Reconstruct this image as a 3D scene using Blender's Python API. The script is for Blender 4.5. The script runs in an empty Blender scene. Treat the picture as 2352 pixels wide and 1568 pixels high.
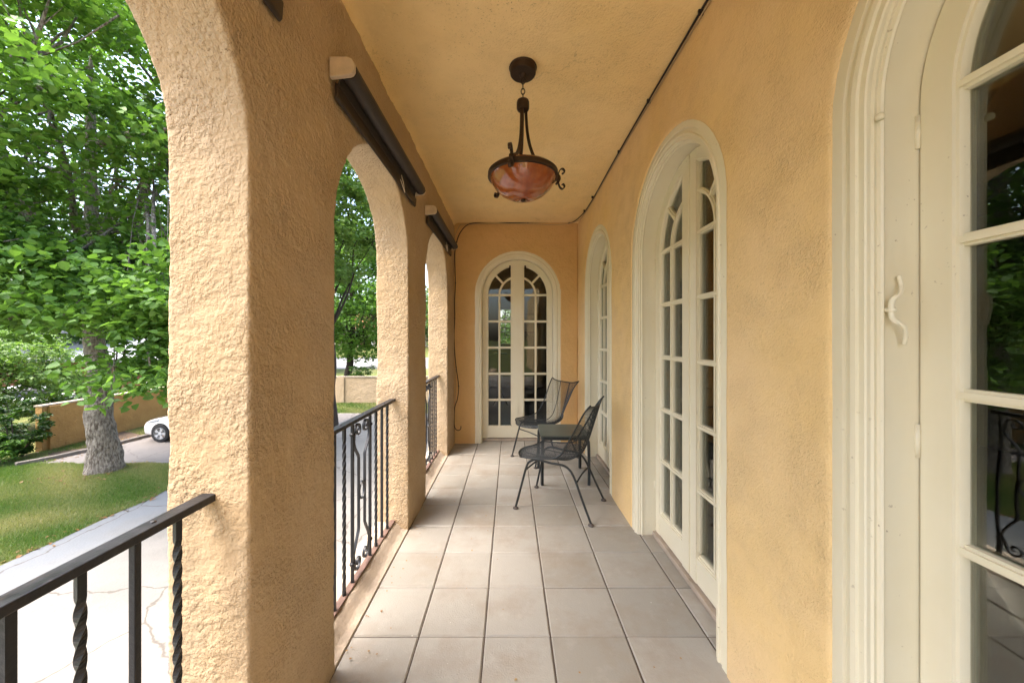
import bpy, bmesh, math, random
import numpy as np
from mathutils import Vector, Matrix, Quaternion
R = math.radians; PI = math.pi
random.seed(7); rng = np.random.default_rng(7)
S = bpy.context.scene; COL = S.collection

# ------------------------------------------------------------------ camera, sky, sun, exposure
H = 1.35                                     # eye height over the porch floor
cam = bpy.data.cameras.new('camera'); co = bpy.data.objects.new('camera', cam); COL.objects.link(co)
co.location = (0, 0, H); co.rotation_euler = (R(90), 0, 0)
cam.sensor_width = 36; cam.lens = 820/2352*36; cam.shift_x = .0017; cam.shift_y = -.0034
cam.clip_start = .02; cam.clip_end = 2000
S.camera = co
W = bpy.data.worlds.new('World'); S.world = W; W.use_nodes = True
sky = W.node_tree.nodes.new('ShaderNodeTexSky'); sky.sky_type = 'NISHITA'; sky.sun_disc = False
SUN_EL, SUN_AZ = 66, 246                      # azimuth clockwise from +Y: the sun stands high on the left, veiled
sky.sun_elevation = R(SUN_EL); sky.sun_rotation = R(SUN_AZ); sky.air_density = 1.0; sky.dust_density = 5.0; sky.ozone_density = .6
bg = W.node_tree.nodes['Background']; bg.inputs[1].default_value = .15
W.node_tree.links.new(sky.outputs[0], bg.inputs[0])
sl = bpy.data.lights.new('sun', 'SUN'); so = bpy.data.objects.new('sun', sl); COL.objects.link(so)
sl.energy = 1.1; sl.angle = R(55); sl.color = (1, .97, .92)
d = Vector((math.sin(R(SUN_AZ))*math.cos(R(SUN_EL)), math.cos(R(SUN_AZ))*math.cos(R(SUN_EL)), math.sin(R(SUN_EL))))
so.rotation_euler = d.to_track_quat('Z', 'Y').to_euler()
S.view_settings.view_transform = 'Standard'; S.view_settings.look = 'None'; S.view_settings.gamma = 1
S.view_settings.exposure = 2.6
try:
    S.cycles.max_bounces = 12; S.cycles.diffuse_bounces = 8; S.cycles.transparent_max_bounces = 24
except Exception: pass

# ------------------------------------------------------------------ object helpers
def link(o, parent=None):
    COL.objects.link(o)
    if parent: o.parent = parent
    return o
def tag(o, label=None, cat=None, group=None, kind=None):
    if label: o['label'] = label
    if cat: o['category'] = cat
    if group: o['group'] = group
    if kind: o['kind'] = kind
    return o
def empty(name, loc=(0,0,0), rz=0, label=None, cat=None, group=None):
    o = bpy.data.objects.new(name, None); link(o); o.location = loc; o.rotation_euler = (0,0,rz)
    o.empty_display_size = .1
    return tag(o, label, cat, group)
def copy_tree(o, parent=None):
    c = o.copy(); COL.objects.link(c); c.parent = parent
    for ch in list(o.children): copy_tree(ch, c)
    return c
class MB:
    """collects shapes and links them as one mesh object"""
    def __init__(s): s.v = []; s.f = []
    def add(s, vs, fs):
        n = len(s.v); s.v += [tuple(p) for p in vs]; s.f += [tuple(i+n for i in f) for f in fs]; return s
    def box(s, x0, y0, z0, x1, y1, z1, M=None):
        vs = [Vector((x,y,z)) for z in (z0,z1) for y in (y0,y1) for x in (x0,x1)]
        if M: vs = [M @ p for p in vs]
        return s.add(vs, [(0,2,3,1),(4,5,7,6),(0,1,5,4),(2,6,7,3),(0,4,6,2),(1,3,7,5)])
    def tube(s, pts, r, n=10, cap=True, closed=False, flat=None, up=None):
        """pts polyline, r radius (number or list); flat=(w,h) gives a rectangular section"""
        P = [Vector(p) for p in pts]; m = len(P)
        rad = r if isinstance(r, (list, tuple)) else [r]*m
        T = []
        for i in range(m):
            a = P[(i-1) % m] if (closed or i > 0) else P[i]; b = P[(i+1) % m] if (closed or i < m-1) else P[i]
            t = (b-a); T.append(t.normalized() if t.length > 1e-9 else Vector((0,0,1)))
        u = Vector(up) if up else (Vector((0,0,1)) if abs(T[0].z) < .9 else Vector((1,0,0)))
        U = (u - T[0]*u.dot(T[0])).normalized(); vs = []
        for i in range(m):
            if i:
                q = T[i-1].rotation_difference(T[i]); U = q @ U; U = (U - T[i]*U.dot(T[i])).normalized()
            V = T[i].cross(U)
            if flat:
                w, h = flat
                for a, b in ((-w,-h),(w,-h),(w,h),(-w,h)): vs.append(P[i] + U*a/2*rad[i] + V*b/2*rad[i])
            else:
                for k in range(n):
                    a = 2*PI*k/n; vs.append(P[i] + (U*math.cos(a) + V*math.sin(a))*rad[i])
        if flat: n = 4
        fs = []
        for i in range(m if closed else m-1):
            j = (i+1) % m
            for k in range(n): fs.append((i*n+k, i*n+(k+1) % n, j*n+(k+1) % n, j*n+k))
        if cap and not closed:
            fs.append(tuple(reversed(range(n)))); fs.append(tuple((m-1)*n+k for k in range(n)))
        return s.add(vs, fs)
    def lathe(s, prof, c=(0,0,0), n=32, sx=1, sy=1):
        vs = []; m = len(prof); c = Vector(c)
        for r, z in prof:
            for k in range(n):
                a = 2*PI*k/n; vs.append(c + Vector((r*math.cos(a)*sx, r*math.sin(a)*sy, z)))
        fs = [(i*n+k, i*n+(k+1) % n, (i+1)*n+(k+1) % n, (i+1)*n+k) for i in range(m-1) for k in range(n)]
        shut = abs(prof[0][0]-prof[-1][0]) + abs(prof[0][1]-prof[-1][1]) < 1e-6      # a closed profile needs no end caps
        if prof[0][0] > 1e-5 and not shut: fs.append(tuple(reversed(range(n))))
        if prof[-1][0] > 1e-5 and not shut: fs.append(tuple((m-1)*n+k for k in range(n)))
        return s.add(vs, fs)
    def prism(s, pts, a, b, axis='y'):
        """2D outline pts extruded from a to b along the axis"""
        def P(p, t): return {'y': (p[0], t, p[1]), 'x': (t, p[0], p[1]), 'z': (p[0], p[1], t)}[axis]
        n = len(pts); vs = [P(p, a) for p in pts] + [P(p, b) for p in pts]
        return s.add(vs, [tuple(range(n)), tuple(reversed(range(n, 2*n)))] + [(i, n+i, n+(i+1) % n, (i+1) % n) for i in range(n)])
    def build(s, name, m, parent=None, smooth=False, bevel=0, xf=None, autos=None):
        me = bpy.data.meshes.new(name); me.from_pydata(s.v, [], s.f); 
        bm = bmesh.new(); bm.from_mesh(me); bmesh.ops.remove_doubles(bm, verts=bm.verts, dist=1e-6)
        bmesh.ops.recalc_face_normals(bm, faces=bm.faces); bm.to_mesh(me); bm.free()
        if xf: me.transform(xf)
        me.materials.append(m)
        if smooth or autos: me.polygons.foreach_set('use_smooth', [True]*len(me.polygons))
        o = bpy.data.objects.new(name, me); link(o, parent)
        if bevel:
            b = o.modifiers.new('bevel', 'BEVEL'); b.width = bevel; b.segments = 2; b.limit_method = 'ANGLE'; b.angle_limit = R(40)
        if autos:
            me.set_sharp_from_angle(angle=R(autos))
        return o
def smooth_path(pts, n=8, closed=False):
    P = [Vector(p) for p in pts]; m = len(P); out = []
    for i in range(m if closed else m-1):
        g = lambda k: P[k % m] if closed else P[max(0, min(m-1, k))]
        p0, p1, p2, p3 = g(i-1), g(i), g(i+1), g(i+2)
        for j in range(n):
            t = j/n
            out.append(.5*((2*p1) + (p2-p0)*t + (2*p0-5*p1+4*p2-p3)*t*t + (3*p1-p0-3*p2+p3)*t**3))
    if not closed: out.append(P[-1])
    return out
def lerp_knots(K, v):
    """catmull interpolation of knot rows [v, a, b, ...]"""
    i = 0
    while i < len(K)-2 and v > K[i+1][0]: i += 1
    t = (v-K[i][0])/(K[i+1][0]-K[i][0]); t = max(0, min(1, t)); r = []
    for c in range(1, len(K[0])):
        g = lambda k: K[max(0, min(len(K)-1, k))][c]
        p0, p1, p2, p3 = g(i-1), g(i), g(i+1), g(i+2)
        r.append(.5*((2*p1) + (p2-p0)*t + (2*p0-5*p1+4*p2-p3)*t*t + (3*p1-p0-3*p2+p3)*t**3))
    return r

# ------------------------------------------------------------------ materials
class NT:
    def __init__(s, name):
        s.m = bpy.data.materials.new(name); s.m.use_nodes = True; s.t = s.m.node_tree; s.b = s.t.nodes['Principled BSDF']
        s.co = s.t.nodes.new('ShaderNodeTexCoord').outputs['Object']
    def n(s, typ, **k):
        x = s.t.nodes.new(typ)
        for a, b in k.items():
            if a.startswith('i_'): x.inputs[a[2:].replace('_', ' ')].default_value = b
            else: setattr(x, a, b)
        return x
    def L(s, a, b): s.t.links.new(a, b)
    def noise(s, scale, detail=3, rough=.5, stretch=None, vec=None):
        x = s.n('ShaderNodeTexNoise', i_Scale=scale, i_Detail=detail, i_Roughness=rough); v = vec or s.co
        if stretch:
            mp = s.n('ShaderNodeMapping'); mp.inputs['Scale'].default_value = stretch; s.L(v, mp.inputs[0]); v = mp.outputs[0]
        s.L(v, x.inputs['Vector']); return x.outputs['Fac']
    def ramp(s, f, a, b, ca=0, cb=1):
        x = s.n('ShaderNodeMapRange', clamp=True); x.inputs[1].default_value = a; x.inputs[2].default_value = b
        x.inputs[3].default_value = ca; x.inputs[4].default_value = cb; s.L(f, x.inputs[0]); return x.outputs[0]
    def mix(s, f, a, b, mode='MIX'):
        x = s.n('ShaderNodeMixRGB', blend_type=mode)
        for i, q in ((0, f), (1, a), (2, b)):
            if hasattr(q, 'links'): s.L(q, x.inputs[i])
            elif i == 0: x.inputs[0].default_value = q
            else: x.inputs[i].default_value = (*q, 1) if len(q) == 3 else q
        return x.outputs[0]
    def math(s, op, a, b=None):
        x = s.n('ShaderNodeMath', operation=op)
        for i, q in ((0, a), (1, b)):
            if q is None: continue
            if hasattr(q, 'links'): s.L(q, x.inputs[i])
            else: x.inputs[i].default_value = q
        return x.outputs[0]
    def bump(s, h, dist, strength=1):
        x = s.n('ShaderNodeBump', i_Strength=strength, i_Distance=dist); s.L(h, x.inputs['Height']); s.L(x.outputs[0], s.b.inputs['Normal'])
    def fin(s, col=None, rough=.5, metal=0, spec=None):
        if col is not None:
            if hasattr(col, 'links'): s.L(col, s.b.inputs['Base Color'])
            else: s.b.inputs['Base Color'].default_value = (*col, 1)
        if hasattr(rough, 'links'): s.L(rough, s.b.inputs['Roughness'])
        else: s.b.inputs['Roughness'].default_value = rough
        s.b.inputs['Metallic'].default_value = metal
        if spec is not None: s.b.inputs['Specular IOR Level'].default_value = spec
        return s.m
def stucco(name, base, deep, speck=.5, bs=55, bd=.006, speckcol=(.16,.095,.04), crack=0, cs=1.6):
    t = NT(name); big = t.noise(1.3, 4, .6); mid = t.noise(9, 4, .6)
    c = t.mix(t.ramp(big, .35, .7), base, deep); c = t.mix(t.ramp(mid, .45, .8, 0, .35), c, tuple(x*.8 for x in base))
    sp = t.math('MULTIPLY', t.ramp(t.noise(120, 3, .65), .60, .70), t.ramp(t.noise(2.2, 5, .7), .42, .62))
    c = t.mix(t.math('MULTIPLY', sp, speck), c, speckcol)
    if crack:                                    # hairline cracks, broken up by noise
        nn = t.n('ShaderNodeTexNoise', i_Scale=3.5, i_Detail=6, i_Roughness=.65); t.L(t.co, nn.inputs['Vector'])
        wv = t.n('ShaderNodeMixRGB', blend_type='ADD'); wv.inputs[0].default_value = .4; t.L(t.co, wv.inputs[1]); t.L(nn.outputs['Color'], wv.inputs[2])
        v = t.n('ShaderNodeTexVoronoi', feature='DISTANCE_TO_EDGE', i_Scale=cs); t.L(wv.outputs[0], v.inputs['Vector'])
        k = t.math('MULTIPLY', t.ramp(v.outputs['Distance'], .001, .004, 1, 0), t.ramp(t.noise(2.4, 5, .7), .53, .60))
        c = t.mix(t.math('MULTIPLY', k, crack), c, (.22,.13,.06))
    # trowelled: bumps fade in and out over the wall
    h = t.math('ADD', t.noise(bs, 3, .55), t.math('MULTIPLY', t.ramp(t.noise(bs*1.9, 3, .6), .35, .62), .35))
    h = t.math('MULTIPLY', h, t.ramp(t.noise(4.5, 4, .6), .36, .62, .35, 1.25))
    t.bump(h, bd); return t.fin(c, .92, spec=.2)
PEACH, DEEP = (.66,.425,.225), (.60,.36,.165)
M = {}
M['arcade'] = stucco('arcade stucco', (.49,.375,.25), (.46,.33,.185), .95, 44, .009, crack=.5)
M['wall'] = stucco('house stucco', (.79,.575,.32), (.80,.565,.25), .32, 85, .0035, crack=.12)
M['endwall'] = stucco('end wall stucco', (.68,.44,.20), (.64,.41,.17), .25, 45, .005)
M['ceil'] = stucco('ceiling plaster', (.90,.68,.35), (.87,.63,.28), .7, 60, .0048, crack=.32, cs=.9)
M['garden_wall'] = stucco('garden wall render', (.42,.25,.09), (.33,.19,.07), .5, 12, .02)
def simple(name, col, rough=.5, metal=0, var=0, scale=8, bump=0, bscale=40, spec=None):
    t = NT(name); c = col
    if var: c = t.mix(t.ramp(t.noise(scale, 5, .65), .3, .75), col, tuple(x*(1-var) for x in col))
    if bump: t.bump(t.noise(bscale, 4, .6), bump)
    return t.fin(c, rough, metal, spec)
def trim_mat():
    t = NT('cream trim paint'); c = t.mix(t.ramp(t.noise(3, 4, .6), .35, .75), (.76,.705,.54), (.72,.65,.47))
    dirt = t.math('MULTIPLY', t.ramp(t.noise(70, 2, .6), .69, .74), t.ramp(t.noise(4, 3, .6), .45, .6))
    c = t.mix(t.math('MULTIPLY', dirt, .6), c, (.20,.13,.06))
    t.bump(t.noise(30, 3, .5, (1,1,.15)), .0012); return t.fin(c, .42)
M['trim'] = trim_mat()
M['iron'] = simple('black iron', (.018,.019,.022), .42, .3, .3, 30, .0015, 60)
def rail_mat():
    t = NT('worn rail paint'); c = t.mix(t.ramp(t.noise(14, 6, .7, (1,.3,1)), .58, .76), (.018,.018,.021), (.075,.045,.032))
    t.bump(t.noise(50, 3), .002); return t.fin(c, t.ramp(t.noise(20, 3), .3, .7, .28, .6), .2)
M['rail'] = rail_mat()
M['rust'] = simple('rusty plate', (.17,.10,.075), .8, 0, .5, 20, .002)
M['bronze'] = simple('dark bronze', (.055,.032,.018), .5, .6, .4, 20, .001, 80)
def bowl_mat():
    t = NT('amber alabaster glass'); w = t.n('ShaderNodeTexWave', i_Scale=9, i_Distortion=7, i_Detail=4); t.L(t.co, w.inputs['Vector'])
    c = t.mix(t.ramp(t.noise(14, 5, .7), .38, .66), (.24,.05,.011), (.31,.09,.02))
    c = t.mix(t.math('MULTIPLY', t.ramp(w.outputs['Fac'], .55, .95), .15), c, (.14,.035,.012))
    m = t.fin(c, .13); t.b.inputs['Coat Weight'].default_value = .7; t.b.inputs['Coat Roughness'].default_value = .04; return m
M['bowl'] = bowl_mat()
M['blind'] = simple('brown mesh roller cloth', (.035,.026,.020), .6, 0, .3, 60, .001, 300)
M['blindrail'] = simple('dark brown rail', (.028,.017,.011), .45)
M['plastic'] = simple('old cream plastic', (.62,.50,.36), .5, 0, .25, 20)
M['chair'] = simple('charcoal green iron', (.030,.036,.038), .42, .35, .4, 25, .001, 70)
M['glide'] = simple('worn glide', (.09,.075,.065), .6, .2, .3, 40)
M['tabletop'] = simple('grey green table top', (.10,.115,.095), .32, 0, .3, 6)
M['cable'] = simple('black cable', (.02,.014,.012), .5)
M['wcable'] = simple('pale cable', (.42,.31,.18), .5)
def glass_mat():
    t = NT('door glass'); t.t.nodes.remove(t.b); o = t.t.nodes['Material Output']
    tr = t.n('ShaderNodeBsdfTransparent'); tr.inputs[0].default_value = (.86,.88,.84,1)
    gl = t.n('ShaderNodeBsdfGlossy'); gl.inputs['Roughness'].default_value = .01
    b = t.n('ShaderNodeBump', i_Strength=.25, i_Distance=.002); t.L(t.noise(5, 2), b.inputs['Height']); t.L(b.outputs[0], gl.inputs['Normal'])
    fr = t.n('ShaderNodeFresnel'); fr.inputs[0].default_value = 1.5; f = t.math('MULTIPLY', fr.outputs[0], .8)
    mx = t.n('ShaderNodeMixShader'); t.L(f, mx.inputs[0]); t.L(tr.outputs[0], mx.inputs[1]); t.L(gl.outputs[0], mx.inputs[2]); t.L(mx.outputs[0], o.inputs[0])
    return t.m
M['glass'] = glass_mat()
def tile_mat():
    t = NT('porch tile'); a = t.n('ShaderNodeAttribute', attribute_name='rnd'); r = a.outputs['Fac']
    c = t.mix(r, (.28,.26,.222), (.37,.35,.31))
    st = t.math('MULTIPLY', t.ramp(t.noise(2.6, 6, .68), .47, .66), .48); c = t.mix(st, c, (.24,.185,.13))
    c = t.mix(t.ramp(t.noise(9, 5, .7), .56, .78, 0, .28), c, (.47,.43,.385))
    c = t.mix(t.ramp(t.noise(160, 2, .6), .70, .76, 0, .5), c, (.16,.11,.08))
    c = t.mix(t.ramp(t.noise(55, 2, .5), .765, .785, 0, .8), c, (.62,.58,.52))
    # worn darker mortar line along every tile edge: built in the chamfer mesh; here only gloss and pores
    t.bump(t.math('ADD', t.noise(7, 3), t.math('MULTIPLY', t.noise(140, 3), .35)), .0035)
    return t.fin(c, t.ramp(t.noise(5, 4), .3, .7, .38, .62), spec=.35)
M['tile'] = tile_mat()
M['grout'] = simple('dark grout', (.085,.062,.045), .95, 0, .4, 20, .003, 90)
M['sill'] = simple('weathered sill mortar', (.44,.36,.28), .9, 0, .35, 9, .006, 40)
M['found'] = M['arcade']
def concrete_mat(name, a, b, crack=.8, edge=False):
    t = NT(name); c = t.mix(t.ramp(t.noise(.55, 6, .65), .35, .7), a, b)
    c = t.mix(t.ramp(t.noise(6, 5, .7), .55, .8, 0, .4), c, tuple(x*.7 for x in a))
    if edge:                                     # old grey concrete along the lawn side
        sx = t.n('ShaderNodeSeparateXYZ'); t.L(t.co, sx.inputs[0])
        e = t.math('ADD', t.math('MULTIPLY', sx.outputs[0], -1), t.math('MULTIPLY', t.math('SUBTRACT', t.noise(1.1, 5, .65), .5), 1.6))
        c = t.mix(t.ramp(e, 6.9, 7.9, 0, .9), c, (.185,.195,.205))
    v = t.n('ShaderNodeTexVoronoi', feature='DISTANCE_TO_EDGE', i_Scale=.38)
    wv = t.n('ShaderNodeMixRGB', blend_type='ADD'); nn = t.n('ShaderNodeTexNoise', i_Scale=2.5, i_Detail=5); t.L(t.co, nn.inputs['Vector'])
    wv.inputs[0].default_value = .35; t.L(t.co, wv.inputs[1]); t.L(nn.outputs['Color'], wv.inputs[2]); t.L(wv.outputs[0], v.inputs['Vector'])
    c = t.mix(t.math('MULTIPLY', t.ramp(v.outputs['Distance'], .002, .008, 1, 0), crack), c, (.10,.085,.07))
    t.bump(t.noise(30, 4), .006); return t.fin(c, .85, spec=.25)
M['drive'] = concrete_mat('pale drive concrete', (.175,.165,.147), (.24,.225,.20), .8, True)
M['branch'] = concrete_mat('brown grey concrete', (.19,.17,.155), (.25,.225,.205), .4)
M['gutter'] = concrete_mat('grey gutter concrete', (.17,.185,.20), (.22,.225,.235))
M['road'] = concrete_mat('street asphalt', (.19,.185,.18), (.23,.22,.215), .2)
M['kerb'] = simple('kerb concrete', (.22,.19,.165), .9, 0, .5, 5, .01, 20)
def ground_mat():
    t = NT('lawn soil and turf'); n1 = t.noise(.8, 6, .65); n2 = t.noise(14, 4, .7)
    c = t.mix(t.ramp(n1, .38, .62), (.08,.12,.028), (.17,.155,.06)); c = t.mix(t.ramp(n2, .5, .75, 0, .5), c, (.12,.085,.05))
    t.bump(n2, .03); return t.fin(c, .95, spec=.1)
M['ground'] = ground_mat()
M['soil'] = simple('dry mulch', (.15,.10,.065), .95, 0, .5, 9, .02, 30)
def leaf_mat(name, dark, light, trans):
    t = NT(name); a = t.n('ShaderNodeAttribute', attribute_name='rnd'); c = t.mix(a.outputs['Fac'], dark, light)
    t.fin(c, .48, spec=.4); o = t.t.nodes['Material Output']; tl = t.n('ShaderNodeBsdfTranslucent')
    t.L(t.mix(1, c, trans, 'MULTIPLY'), tl.inputs[0]); mx = t.n('ShaderNodeMixShader'); mx.inputs[0].default_value = .38
    t.L(t.b.outputs[0], mx.inputs[1]); t.L(tl.outputs[0], mx.inputs[2]); t.L(mx.outputs[0], o.inputs[0]); return t.m
M['leaf'] = leaf_mat('linden leaf', (.06,.135,.024), (.165,.30,.065), (1.7,1.8,.8))
M['leaf2'] = leaf_mat('pale leaf', (.09,.17,.04), (.19,.30,.08), (1.3,1.4,.7))
M['leaf3'] = leaf_mat('dark leaf', (.02,.055,.01), (.06,.13,.022), (1.3,1.4,.6))
M['grass'] = leaf_mat('grass blade', (.085,.17,.03), (.42,.37,.20), (1.2,1.3,.6))
M['dryleaf'] = leaf_mat('dry leaf', (.28,.14,.05), (.36,.24,.11), (1,1,1))
def bark_mat():
    t = NT('grey furrowed bark'); f = t.noise(26, 4, .65, (1,1,.3)); c = t.mix(t.ramp(f, .4, .62), (.11,.088,.07), (.36,.32,.27))
    c = t.mix(t.ramp(t.noise(2.2, 4), .5, .7, 0, .5), c, (.19,.175,.155)); t.bump(f, .05); return t.fin(c, .95, spec=.15)
M['bark'] = bark_mat()
M['bark2'] = simple('dark bark', (.05,.035,.025), .95, 0, .5, 6, .02, 20)
M['carpaint'] = simple('white car paint', (.78,.78,.77), .18); M['carpaint'].node_tree.nodes['Principled BSDF'].inputs['Coat Weight'].default_value = 1
M['carglass'] = simple('dark car glass', (.015,.018,.02), .05)
M['rubber'] = simple('tyre rubber', (.02,.02,.021), .85)
M['alloy'] = simple('silver alloy', (.62,.63,.65), .35, .2)
M['lens'] = simple('clear lamp lens', (.35,.36,.37), .1)
M['lamp_red'] = simple('red lamp lens', (.35,.02,.02), .15)
def roof_mat(name, c1, c2, sc):
    t = NT(name); w = t.n('ShaderNodeTexBrick', i_Scale=sc); w.inputs['Color1'].default_value = (*c1, 1); w.inputs['Color2'].default_value = (*c2, 1)
    w.inputs['Mortar'].default_value = tuple(x*.6 for x in c1) + (1,); w.inputs['Mortar Size'].default_value = .02
    t.L(t.co, w.inputs['Vector']); return t.fin(w.outputs['Color'], .9)
M['roof'] = roof_mat('grey shingles', (.30,.31,.33), (.36,.37,.39), 1.5)
M['redroof'] = roof_mat('terracotta tiles', (.34,.13,.06), (.40,.17,.08), 2.5)
M['brick'] = roof_mat('red brick', (.20,.055,.035), (.25,.08,.05), 6)
M['cream'] = simple('cream render', (.58,.49,.36), .9, 0, .15, 3)
M['brown_door'] = simple('brown door', (.14,.06,.035), .5)
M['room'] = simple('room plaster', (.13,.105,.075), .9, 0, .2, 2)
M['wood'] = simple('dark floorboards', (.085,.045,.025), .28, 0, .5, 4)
M['picture'] = simple('brown landscape picture', (.22,.17,.09), .5, 0, .8, 9)
M['white'] = simple('white paint', (.72,.72,.68), .5)

# ------------------------------------------------------------------ the porch
XL, XLO, XR, YE, ZC = -.7155, -.94, .864, 4.57, 2.821
YB = -1.35                                    # unseen rear end left open here so more light enters the porch
def arch_comb(y0, y1, ztop, z0, arches, n=28):
    """outline of a wall on end: a comb with round arched gaps (centre, halfwidth, spring)"""
    P = [(y0, z0)]
    for q in arches:
        c, r, s = q[:3]
        if len(q) > 3:                            # settled, lopsided arch: (.., crown position, spring near, spring far, crown height)
            cc, s0, s1, zt = q[3:]; P.append((c-r, z0))
            for k in range(n+1):
                a = PI - PI*k/n; near = a > PI/2; w = (cc-(c-r)) if near else ((c+r)-cc); sp = s0 if near else s1
                P.append((cc + w*math.cos(a), sp + (zt-sp)*math.sin(a)))
            P.append((c+r, z0)); continue
        P.append((c-r, z0)); P += [(c + r*math.cos(a), s + r*math.sin(a)) for a in [PI - PI*k/n for k in range(n+1)]]; P.append((c+r, z0))
    return P + [(y1, z0), (y1, ztop), (y0, ztop)]
def voxelize(o, size, disp, me_name):
    r = o.modifiers.new('remesh', 'REMESH'); r.mode = 'VOXEL'; r.voxel_size = size; r.use_smooth_shade = True
    for i, (sc, st) in enumerate(disp):
        tx = bpy.data.textures.new('stucco_%d' % i, 'CLOUDS'); tx.noise_scale = sc; tx.noise_depth = 2
        q = o.modifiers.new('disp', 'DISPLACE'); q.texture = tx; q.strength = st; q.mid_level = .5; q.texture_coords = 'LOCAL'
ARC = [(-1.12, .525, 1.85), (.455, .525, 1.85), (1.983, .525, 1.825, 2.02, 1.77, 1.89, 2.375), (3.555, .525, 1.85)]
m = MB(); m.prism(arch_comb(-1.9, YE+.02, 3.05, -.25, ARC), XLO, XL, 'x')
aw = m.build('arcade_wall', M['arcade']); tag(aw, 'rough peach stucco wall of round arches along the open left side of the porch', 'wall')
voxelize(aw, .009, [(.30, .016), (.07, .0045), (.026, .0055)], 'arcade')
m = MB(); m.box(-1.0, -9, -2.45, XL+.0, YE+6, -.20); fo = m.build('foundation_wall', M['found']); tag(fo, 'peach stucco base wall under the arches beside the driveway', 'wall')
# sills in the openings: mortar slope that rises to the railing plate
for c, r, s in [q[:3] for q in ARC]:
    prof = [(XL+.004, -.02), (XL-.004, .004), (XL-.03, .008), (XL-.05, .018), (XL-.07, .044), (XL-.088, .058), (XLO+.01, .062), (XLO-.012, .045), (XLO-.012, -.2), (XL+.004, -.2)]
    vs = []; N = 26
    for i in range(N+1):
        y = c - r - .02 + (2*r+.04)*i/N; w = .004*math.sin(i*1.7) + .003*math.sin(i*.63+c)
        vs += [(px, y, pz + (w if 2 <= k <= 5 else 0)) for k, (px, pz) in enumerate(prof)]
    k = len(prof); fs = [(i*k+j, i*k+(j+1) % k, (i+1)*k+(j+1) % k, (i+1)*k+j) for i in range(N) for j in range(k)] + [tuple(range(k)), tuple(N*k+j for j in range(k))]
    m = MB(); m.add(vs, fs); m.build('sill', M['sill'], aw, autos=50)
# ceiling with a soft cove along both long sides
m = MB(); cv = []
for k in range(9): a = PI*k/16; cv.append((XL-.01+.07*(1-math.cos(a)), ZC-.07+.07*math.sin(a)))
for k in range(9): a = PI/2 - PI*k/16; cv.append((XR-.02+.03*math.cos(a)-.0, ZC-.03+.03*math.sin(a)))
cv += [(XR+.05, ZC-.03), (XR+.05, ZC+.25), (XL-.1, ZC+.25), (XL-.1, ZC-.07)]
m.prism(cv, YB, YE+.05, 'y'); cl = m.build('porch_ceiling', M['ceil'], autos=50); tag(cl, kind='structure')
# flat roof against light leaks, cut short behind the camera to add fill light
m = MB(); m.box(-1.25, YB-.05, ZC+.255, 6.2, 10.5, ZC+.45); tag(m.build('porch_roof', M['redroof']), kind='structure')
# house wall with its door recesses, and the end wall
DOORS = [(-1.2), .409, 1.989, 3.606]
SPR = 1.915; RO = .54
m = MB(); m.prism(arch_comb(-9, YE+.2, 3.08, -.06, [(c, .553, SPR) for c in DOORS]), XR, XR+.24, 'x')
hw = m.build('house_wall', M['wall']); tag(hw, 'peach stucco house wall on the right with three arched french doors', 'wall')
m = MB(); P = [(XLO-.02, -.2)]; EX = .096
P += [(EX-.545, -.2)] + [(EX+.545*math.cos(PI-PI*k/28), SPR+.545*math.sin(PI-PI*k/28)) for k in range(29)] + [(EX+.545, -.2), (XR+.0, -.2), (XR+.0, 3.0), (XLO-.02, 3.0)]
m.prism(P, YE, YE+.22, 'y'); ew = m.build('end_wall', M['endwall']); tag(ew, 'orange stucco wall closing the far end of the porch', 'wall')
for o, sz in ((hw, .03), (ew, .015)):
    r = o.modifiers.new('remesh', 'REMESH'); r.mode = 'VOXEL'; r.voxel_size = .011 if o is ew else .0105; r.use_smooth_shade = True
    tx = bpy.data.textures.new('t', 'CLOUDS'); tx.noise_scale = .22; q = o.modifiers.new('disp', 'DISPLACE'); q.texture = tx; q.strength = .007; q.texture_coords = 'LOCAL'
    if o is ew:
        tx = bpy.data.textures.new('t', 'CLOUDS'); tx.noise_scale = .035; q = o.modifiers.new('disp', 'DISPLACE'); q.texture = tx; q.strength = .005; q.texture_coords = 'LOCAL'

# floor: chamfered tiles over dark grout, one mesh
m = MB(); m.box(XL-.003, -3.2, -.12, 1.13, YE+.16, -.006); gr = m.build('porch_slab', M['grout']); tag(gr, kind='structure')
gx = [-.7155, -.414, -.116, .183, .526, .893, 1.105]; gy = [1.618 + .317*k for k in range(-15, 10)] + [YE+.15]
vs = []; fs = []; rn = []
for i in range(len(gx)-1):
    for j in range(len(gy)-1):
        x0, x1, y0, y1 = gx[i]+.003, gx[i+1]-.003, gy[j]+.002, gy[j+1]-.002
        if i == len(gx)-2: x1 = 1.105
        n = len(vs); c = .005; dz = random.uniform(-.0012, .0012); tl = [random.uniform(-.0007, .0007) for _ in range(4)]
        vs += [(x0,y0,-.02),(x1,y0,-.02),(x1,y1,-.02),(x0,y1,-.02), (x0,y0,-.005),(x1,y0,-.005),(x1,y1,-.005),(x0,y1,-.005),
               (x0+c,y0+c,dz+tl[0]),(x1-c,y0+c,dz+tl[1]),(x1-c,y1-c,dz+tl[2]),(x0+c,y1-c,dz+tl[3])]
        for a in range(4):
            b = (a+1) % 4; fs += [(n+a, n+b, n+4+b, n+4+a), (n+4+a, n+4+b, n+8+b, n+8+a)]
        fs.append((n+8, n+9, n+10, n+11)); rn += [random.random()]*12
me = bpy.data.meshes.new('porch_floor'); me.from_pydata(vs, [], fs); at = me.attributes.new('rnd', 'FLOAT', 'POINT'); at.data.foreach_set('value', rn)
me.materials.append(M['tile']); fl = bpy.data.objects.new('porch_floor', me); link(fl); tag(fl, kind='structure')

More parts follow.
